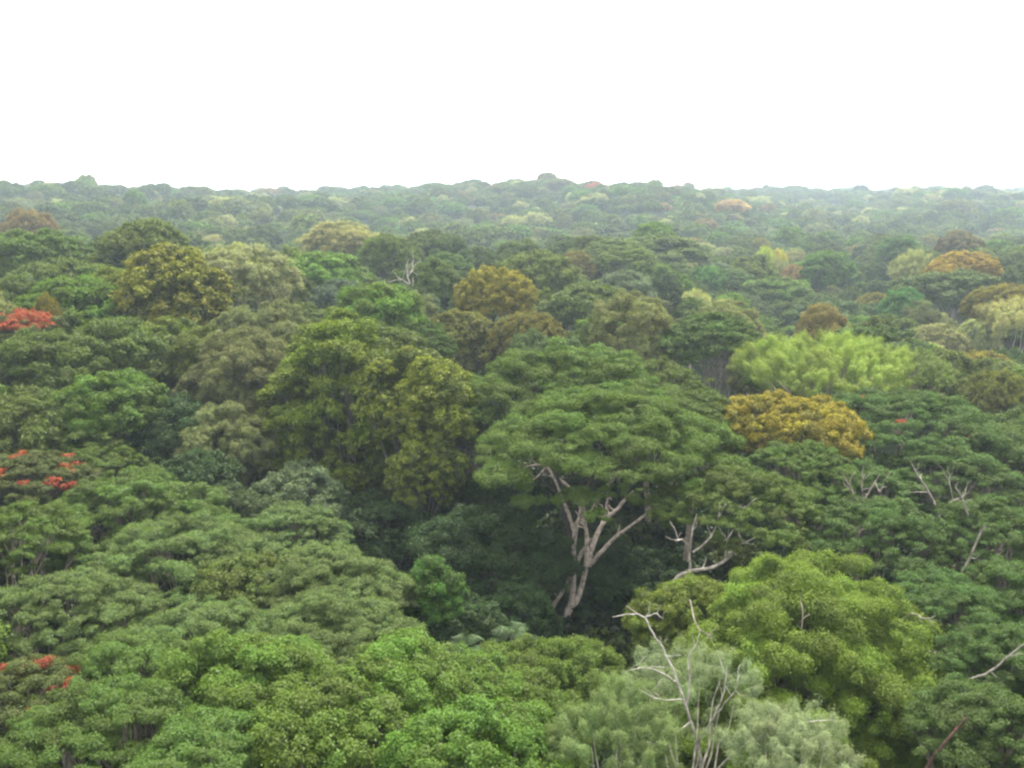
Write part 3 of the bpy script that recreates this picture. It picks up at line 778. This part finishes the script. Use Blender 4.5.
# the trees of this belt that show largest are things of their own; the rest belong to the mass behind
SHOWN = set((0,1,2,3,5,6,7,8,9,10,11,12,13,15,16,17,18,21,22,24,25,26,27,29,32,34,35,36,37,39,41,43,44,46,48,49,50,53,55,56,57,64,65,68,71,73,74,77,79,80,85,86,89,91,92,93,94,95,96,98,99,101,102,103,105,110,111,116,117,118,119,123,124,130,133,134,135,139,141,143,144,145,149,153,156,159,160,161,166,169,172,176,178,186,188,189,190,192,194,196,201,202,204,207,208,209,212,221,224,225,231,235,238,253,255,260,273,278,279,287,289,297,298,305,308,309,326,335,338,352,358,362,371,378,382,422,438,460,469,473,477,480,492,503,512,520,522,525,527,530,533,537,543,545,546,547,552,555,556,561,562,567,570,573,574,581,593,604,608,614,617,621,623,626,628,630,644,645,647))
fill_things = [(i, *s) for i, s in enumerate(near) if i in SHOWN]
rest = [s for i, s in enumerate(near) if i not in SHOWN]
FILL = []
for (i, x, y, R) in fill_things:
    rng_i = np.random.default_rng(7000 + i)
    w_ = KW.copy()
    if x > .1 * y and y > 150:                       # paler, fresher kinds on the slopes to the right
        for i_, k_n in enumerate(KN):
            if k_n in ('fresh', 'silver', 'cream', 'padsol', 'fuzzpale', 'emerald', 'fuzz'): w_[i_] *= 2.4
    kind = KN[rng_i.choice(len(KN), p=w_ / w_.sum())]
    H = float(np.clip(rng_i.normal(22.3, 3.2), 15, 30)) + (2.0 if R > 6.5 else 0)
    st = KIND[kind][0]
    H = min(H, 16 + 1.8 * R)
    r_ = tree(kind, 0, 0, 0, 200, 'x', xyz=(x, y, float(ground_z(x, y))), R=R, H=H, seed=7000 + i, color=(KIND[kind][1][0] * 1.17, KIND[kind][1][1] * 1.13, KIND[kind][1][2], KIND[kind][1][3]))  # leaf colours brightened and warmed so these crowns look sunlit
    FILL.append((r_, kind, R))

# labels of these trees: their look and the landmark tree they stand next to
LM = [p for p in PLACED if p[6]]
used = set(o['label'] for o in COL.objects if 'label' in o)
for (r_, kind, R) in FILL:
    me_ = next(p for p in PLACED if p[5] == r_)
    size = 'small ' if R < 4.6 else ('large ' if R > 6.6 else '')
    adj = ADJ.get(kind, 'green tree')
    cand = sorted(LM, key=lambda p: (p[3] - me_[3]) ** 2 + 2.5 * (p[4] - me_[4]) ** 2)
    lab = None
    def rel(p):
        dx, dy = me_[3] - p[3], me_[4] - p[4]
        if abs(dx) > 1.5 * abs(dy): return 'just right of' if dx > 0 else 'just left of'
        return 'behind' if dy < 0 else 'in front of'
    for s in ('', size):
        for p in cand[:3]:
            l_ = f'{s}{adj} {rel(p)} {p[6]}'
            if len(l_.split()) <= 16 and l_ not in used: lab = l_; break
        if lab: break
    if lab is None:
        for i in range(1, 8):
            for p in cand[i:i + 1]:
                for s in (size, ''):
                    for c_ in cand[:i]:
                        l_ = f'{s}{adj} between {c_[6]} and {p[6]}'
                        if len(l_.split()) <= 16 and l_ not in used: lab = l_; break
                    if lab: break
            if lab: break
    if lab is None:
        for p in cand[3:30]:
            l_ = f'{size}{adj} some way {rel(p).replace("just ", "")} {p[6]}'
            if len(l_.split()) <= 16 and l_ not in used: lab = l_; break
    r_['label'] = lab or f'{size}{adj} in the middle distance'
    used.add(r_['label'])

# ------------------------------------------------------------------ what nobody could count: far woods and undergrowth
def scatter(name, label, protos, pts, rots, scales, picks):
    coll = bpy.data.collections.new(name + '_sources')
    for o in protos: coll.objects.link(o)
    me = bpy.data.meshes.new(name)
    me.vertices.add(len(pts)); me.vertices.foreach_set('co', np.ascontiguousarray(pts, np.float32).ravel())
    for nm, ty, arr, f in (('rot', 'FLOAT_VECTOR', rots, 'vector'), ('scl', 'FLOAT_VECTOR', scales, 'vector'), ('pick', 'INT', picks, 'value')):
        a = me.attributes.new(nm, ty, 'POINT')
        a.data.foreach_set(f, np.ascontiguousarray(arr, np.int32 if ty == 'INT' else np.float32).ravel())
    me.update()
    ob = bpy.data.objects.new(name, me); COL.objects.link(ob)
    ob['kind'] = 'stuff'; ob['label'] = label
    ng = bpy.data.node_groups.new(name, 'GeometryNodeTree')
    ng.interface.new_socket('Geometry', in_out='INPUT', socket_type='NodeSocketGeometry')
    ng.interface.new_socket('Geometry', in_out='OUTPUT', socket_type='NodeSocketGeometry')
    n, l = ng.nodes, ng.links
    gi, go = n.new('NodeGroupInput'), n.new('NodeGroupOutput')
    ci = n.new('GeometryNodeCollectionInfo'); ci.inputs['Collection'].default_value = coll
    ci.inputs['Separate Children'].default_value = True; ci.inputs['Reset Children'].default_value = True
    ip = n.new('GeometryNodeInstanceOnPoints'); ip.inputs['Pick Instance'].default_value = True
    def na(nm, ty):
        a = n.new('GeometryNodeInputNamedAttribute'); a.data_type = ty; a.inputs['Name'].default_value = nm
        return a.outputs['Attribute']
    e2r = n.new('FunctionNodeEulerToRotation')
    l.new(na('rot', 'FLOAT_VECTOR'), e2r.inputs[0])
    l.new(gi.outputs[0], ip.inputs['Points']); l.new(ci.outputs[0], ip.inputs['Instance'])
    l.new(na('pick', 'INT'), ip.inputs['Instance Index']); l.new(e2r.outputs[0], ip.inputs['Rotation'])
    l.new(na('scl', 'FLOAT_VECTOR'), ip.inputs['Scale']); l.new(ip.outputs[0], go.inputs[0])
    md = ob.modifiers.new('scatter', 'NODES'); md.node_group = ng
    return ob

FARK = [('pads', 3), ('green', 6), ('deep', 4), ('teal', 2.5), ('fresh', 2.6), ('padsol', 3.5), ('olivedk', 1.8), ('olive', .8), ('fuzz', 2.6), ('fuzzpale', 1.0), ('silver', .4), ('amber', .25), ('cream', .25), ('emerald', .2), ('rust', .22)]
protos = []
for i, (k, _) in enumerate(FARK):
    st, col, bark, dr, nm, ls = KIND[k]
    g = tree_geo(3000 + i, st, 6.0, 24.0, min(dr * 6, 12), .85, twigs=False, cover=1.0)
    o = bpy.data.objects.new('%02d_crown' % i, leaf_mesh('crown', g['crown'], foliage_mat('far_foliage', (col[0] * 1.17, col[1] * 1.13, col[2], col[3]))))  # same sunlit lift painted into the leaf colour of the far crowns
    protos.append(o)
FW = np.array([w for _, w in FARK]); FW = FW / FW.sum()
# the nearer trees of the mass: those hidden between the counted trees, and a fringe beyond both sides of the picture
MIDK = ['pads', 'green', 'deep', 'fresh', 'padsol', 'olivedk', 'fuzz', 'padsdk']
mprotos = []
for i, k in enumerate(MIDK):
    me_ = variant(k, i % 4)[0].copy(); me_.materials.clear(); me_.materials.append(foliage_mat('woods_foliage', KIND[k][1]))
    mprotos.append(bpy.data.objects.new('%02d_crown' % i, me_))
mid = [f for f in rest if math.hypot(f[0], f[1]) < 330]
rest = [f for f in rest if math.hypot(f[0], f[1]) >= 330]
fr = np.random.default_rng(12)
for side in (-1, 1):
    for dd in np.arange(26, 135, 7.0):
        for k in range(3):
            R_ = fr.uniform(4.2, 6.5)
            x_ = side * (dd * .509 + R_ + 2.5 + k * 9.5 + fr.uniform(0, 2))
            mid.append((x_, dd + fr.uniform(-2, 2), R_))
mx_ = np.array(mid); nm_ = len(mid)
mrot = np.zeros((nm_, 3)); mrot[:, 2] = fr.uniform(0, 6.28, nm_)
mh = np.minimum(fr.normal(21.5, 2.5, nm_), 15 + 1.7 * mx_[:, 2]) / 24.0
scatter('forest_foliage', 'green rainforest crowns filling in between and beside the trees', mprotos, np.stack([mx_[:, 0], mx_[:, 1], ground_z(mx_[:, 0], mx_[:, 1])], -1), mrot, np.stack([mx_[:, 2] / 6, mx_[:, 2] / 6, mh], -1), fr.integers(0, len(MIDK), nm_))

# the far woods begin where the counted trees end
taken = occ + near
far = rest + spots(460, 1250, lambda r: 10.6 + max(0, r - 300) * .004, taken, 3.0) + spots(1250, 1700, lambda r: 12.0, [], 2.0) + spots(1700, 3000, lambda r: 26.0, [], 2.0)
fx = np.array([f[0] for f in far]); fy = np.array([f[1] for f in far]); fR = np.array([f[2] for f in far])
fz = ground_z(fx, fy)
nfar = len(far)
hs = np.clip(rng.normal(22, 3.2, nfar), 14, 31) / 24.0
hs = np.minimum(hs, (15 + 1.9 * fR) / 24.0)
hs = hs * np.where(rng.uniform(0, 1, nfar) < .05, 1.14, 1.0)
rots = np.zeros((nfar, 3)); rots[:, 2] = rng.uniform(0, 6.28, nfar)
# patches of one kind: neighbours tend to look alike
pale = np.array([2.6 if k in ('fresh', 'cream', 'silver', 'padsol', 'fuzzpale', 'fuzz', 'amber') else 1.0 for k, _ in FARK]) * FW
pale /= pale.sum()
pick_a, pick_b = rng.choice(len(FARK), nfar, p=FW), rng.choice(len(FARK), nfar, p=pale)
picks = np.where((fx > .02 * fy) & (np.sin(fx * .012 + 1) + np.sin(fy * .009) > -.6), pick_b, pick_a)
scatter('distant_forest', 'hazy far rainforest canopy rolling to the skyline', protos, np.stack([fx, fy, fz], -1), rots, np.stack([fR / 6, fR / 6, hs], -1), picks)

sprotos = []
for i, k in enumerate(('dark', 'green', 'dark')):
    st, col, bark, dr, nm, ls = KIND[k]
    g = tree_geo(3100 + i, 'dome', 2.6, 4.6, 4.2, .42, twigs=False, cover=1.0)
    o = bpy.data.objects.new('%02d_shrub' % i, leaf_mesh('shrub', g['crown'], foliage_mat('shrub_foliage', (col[0] * .6, col[1] * .6, col[2] * .6, col[3]))))  # shrub leaves darkened below their kinds, painting in shade of the gaps
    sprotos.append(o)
ns = 1500
sa = rng.uniform(-math.radians(31), math.radians(31), ns); sr = np.sqrt(rng.uniform(22 ** 2, 150 ** 2, ns))
sx_, sy_ = sr * np.sin(sa), sr * np.cos(sa)
srot = np.zeros((ns, 3)); srot[:, 2] = rng.uniform(0, 6.28, ns)
ss = rng.uniform(.6, 1.6, (ns, 1)) * np.array([[1, 1, 1.1]])
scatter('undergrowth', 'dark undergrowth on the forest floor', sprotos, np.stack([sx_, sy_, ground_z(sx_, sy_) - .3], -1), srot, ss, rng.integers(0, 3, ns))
print('placed', len(PLACED), 'far', nfar, 'rest', len(rest), 'last fill', math.hypot(*fill_things[-1][1:3]))
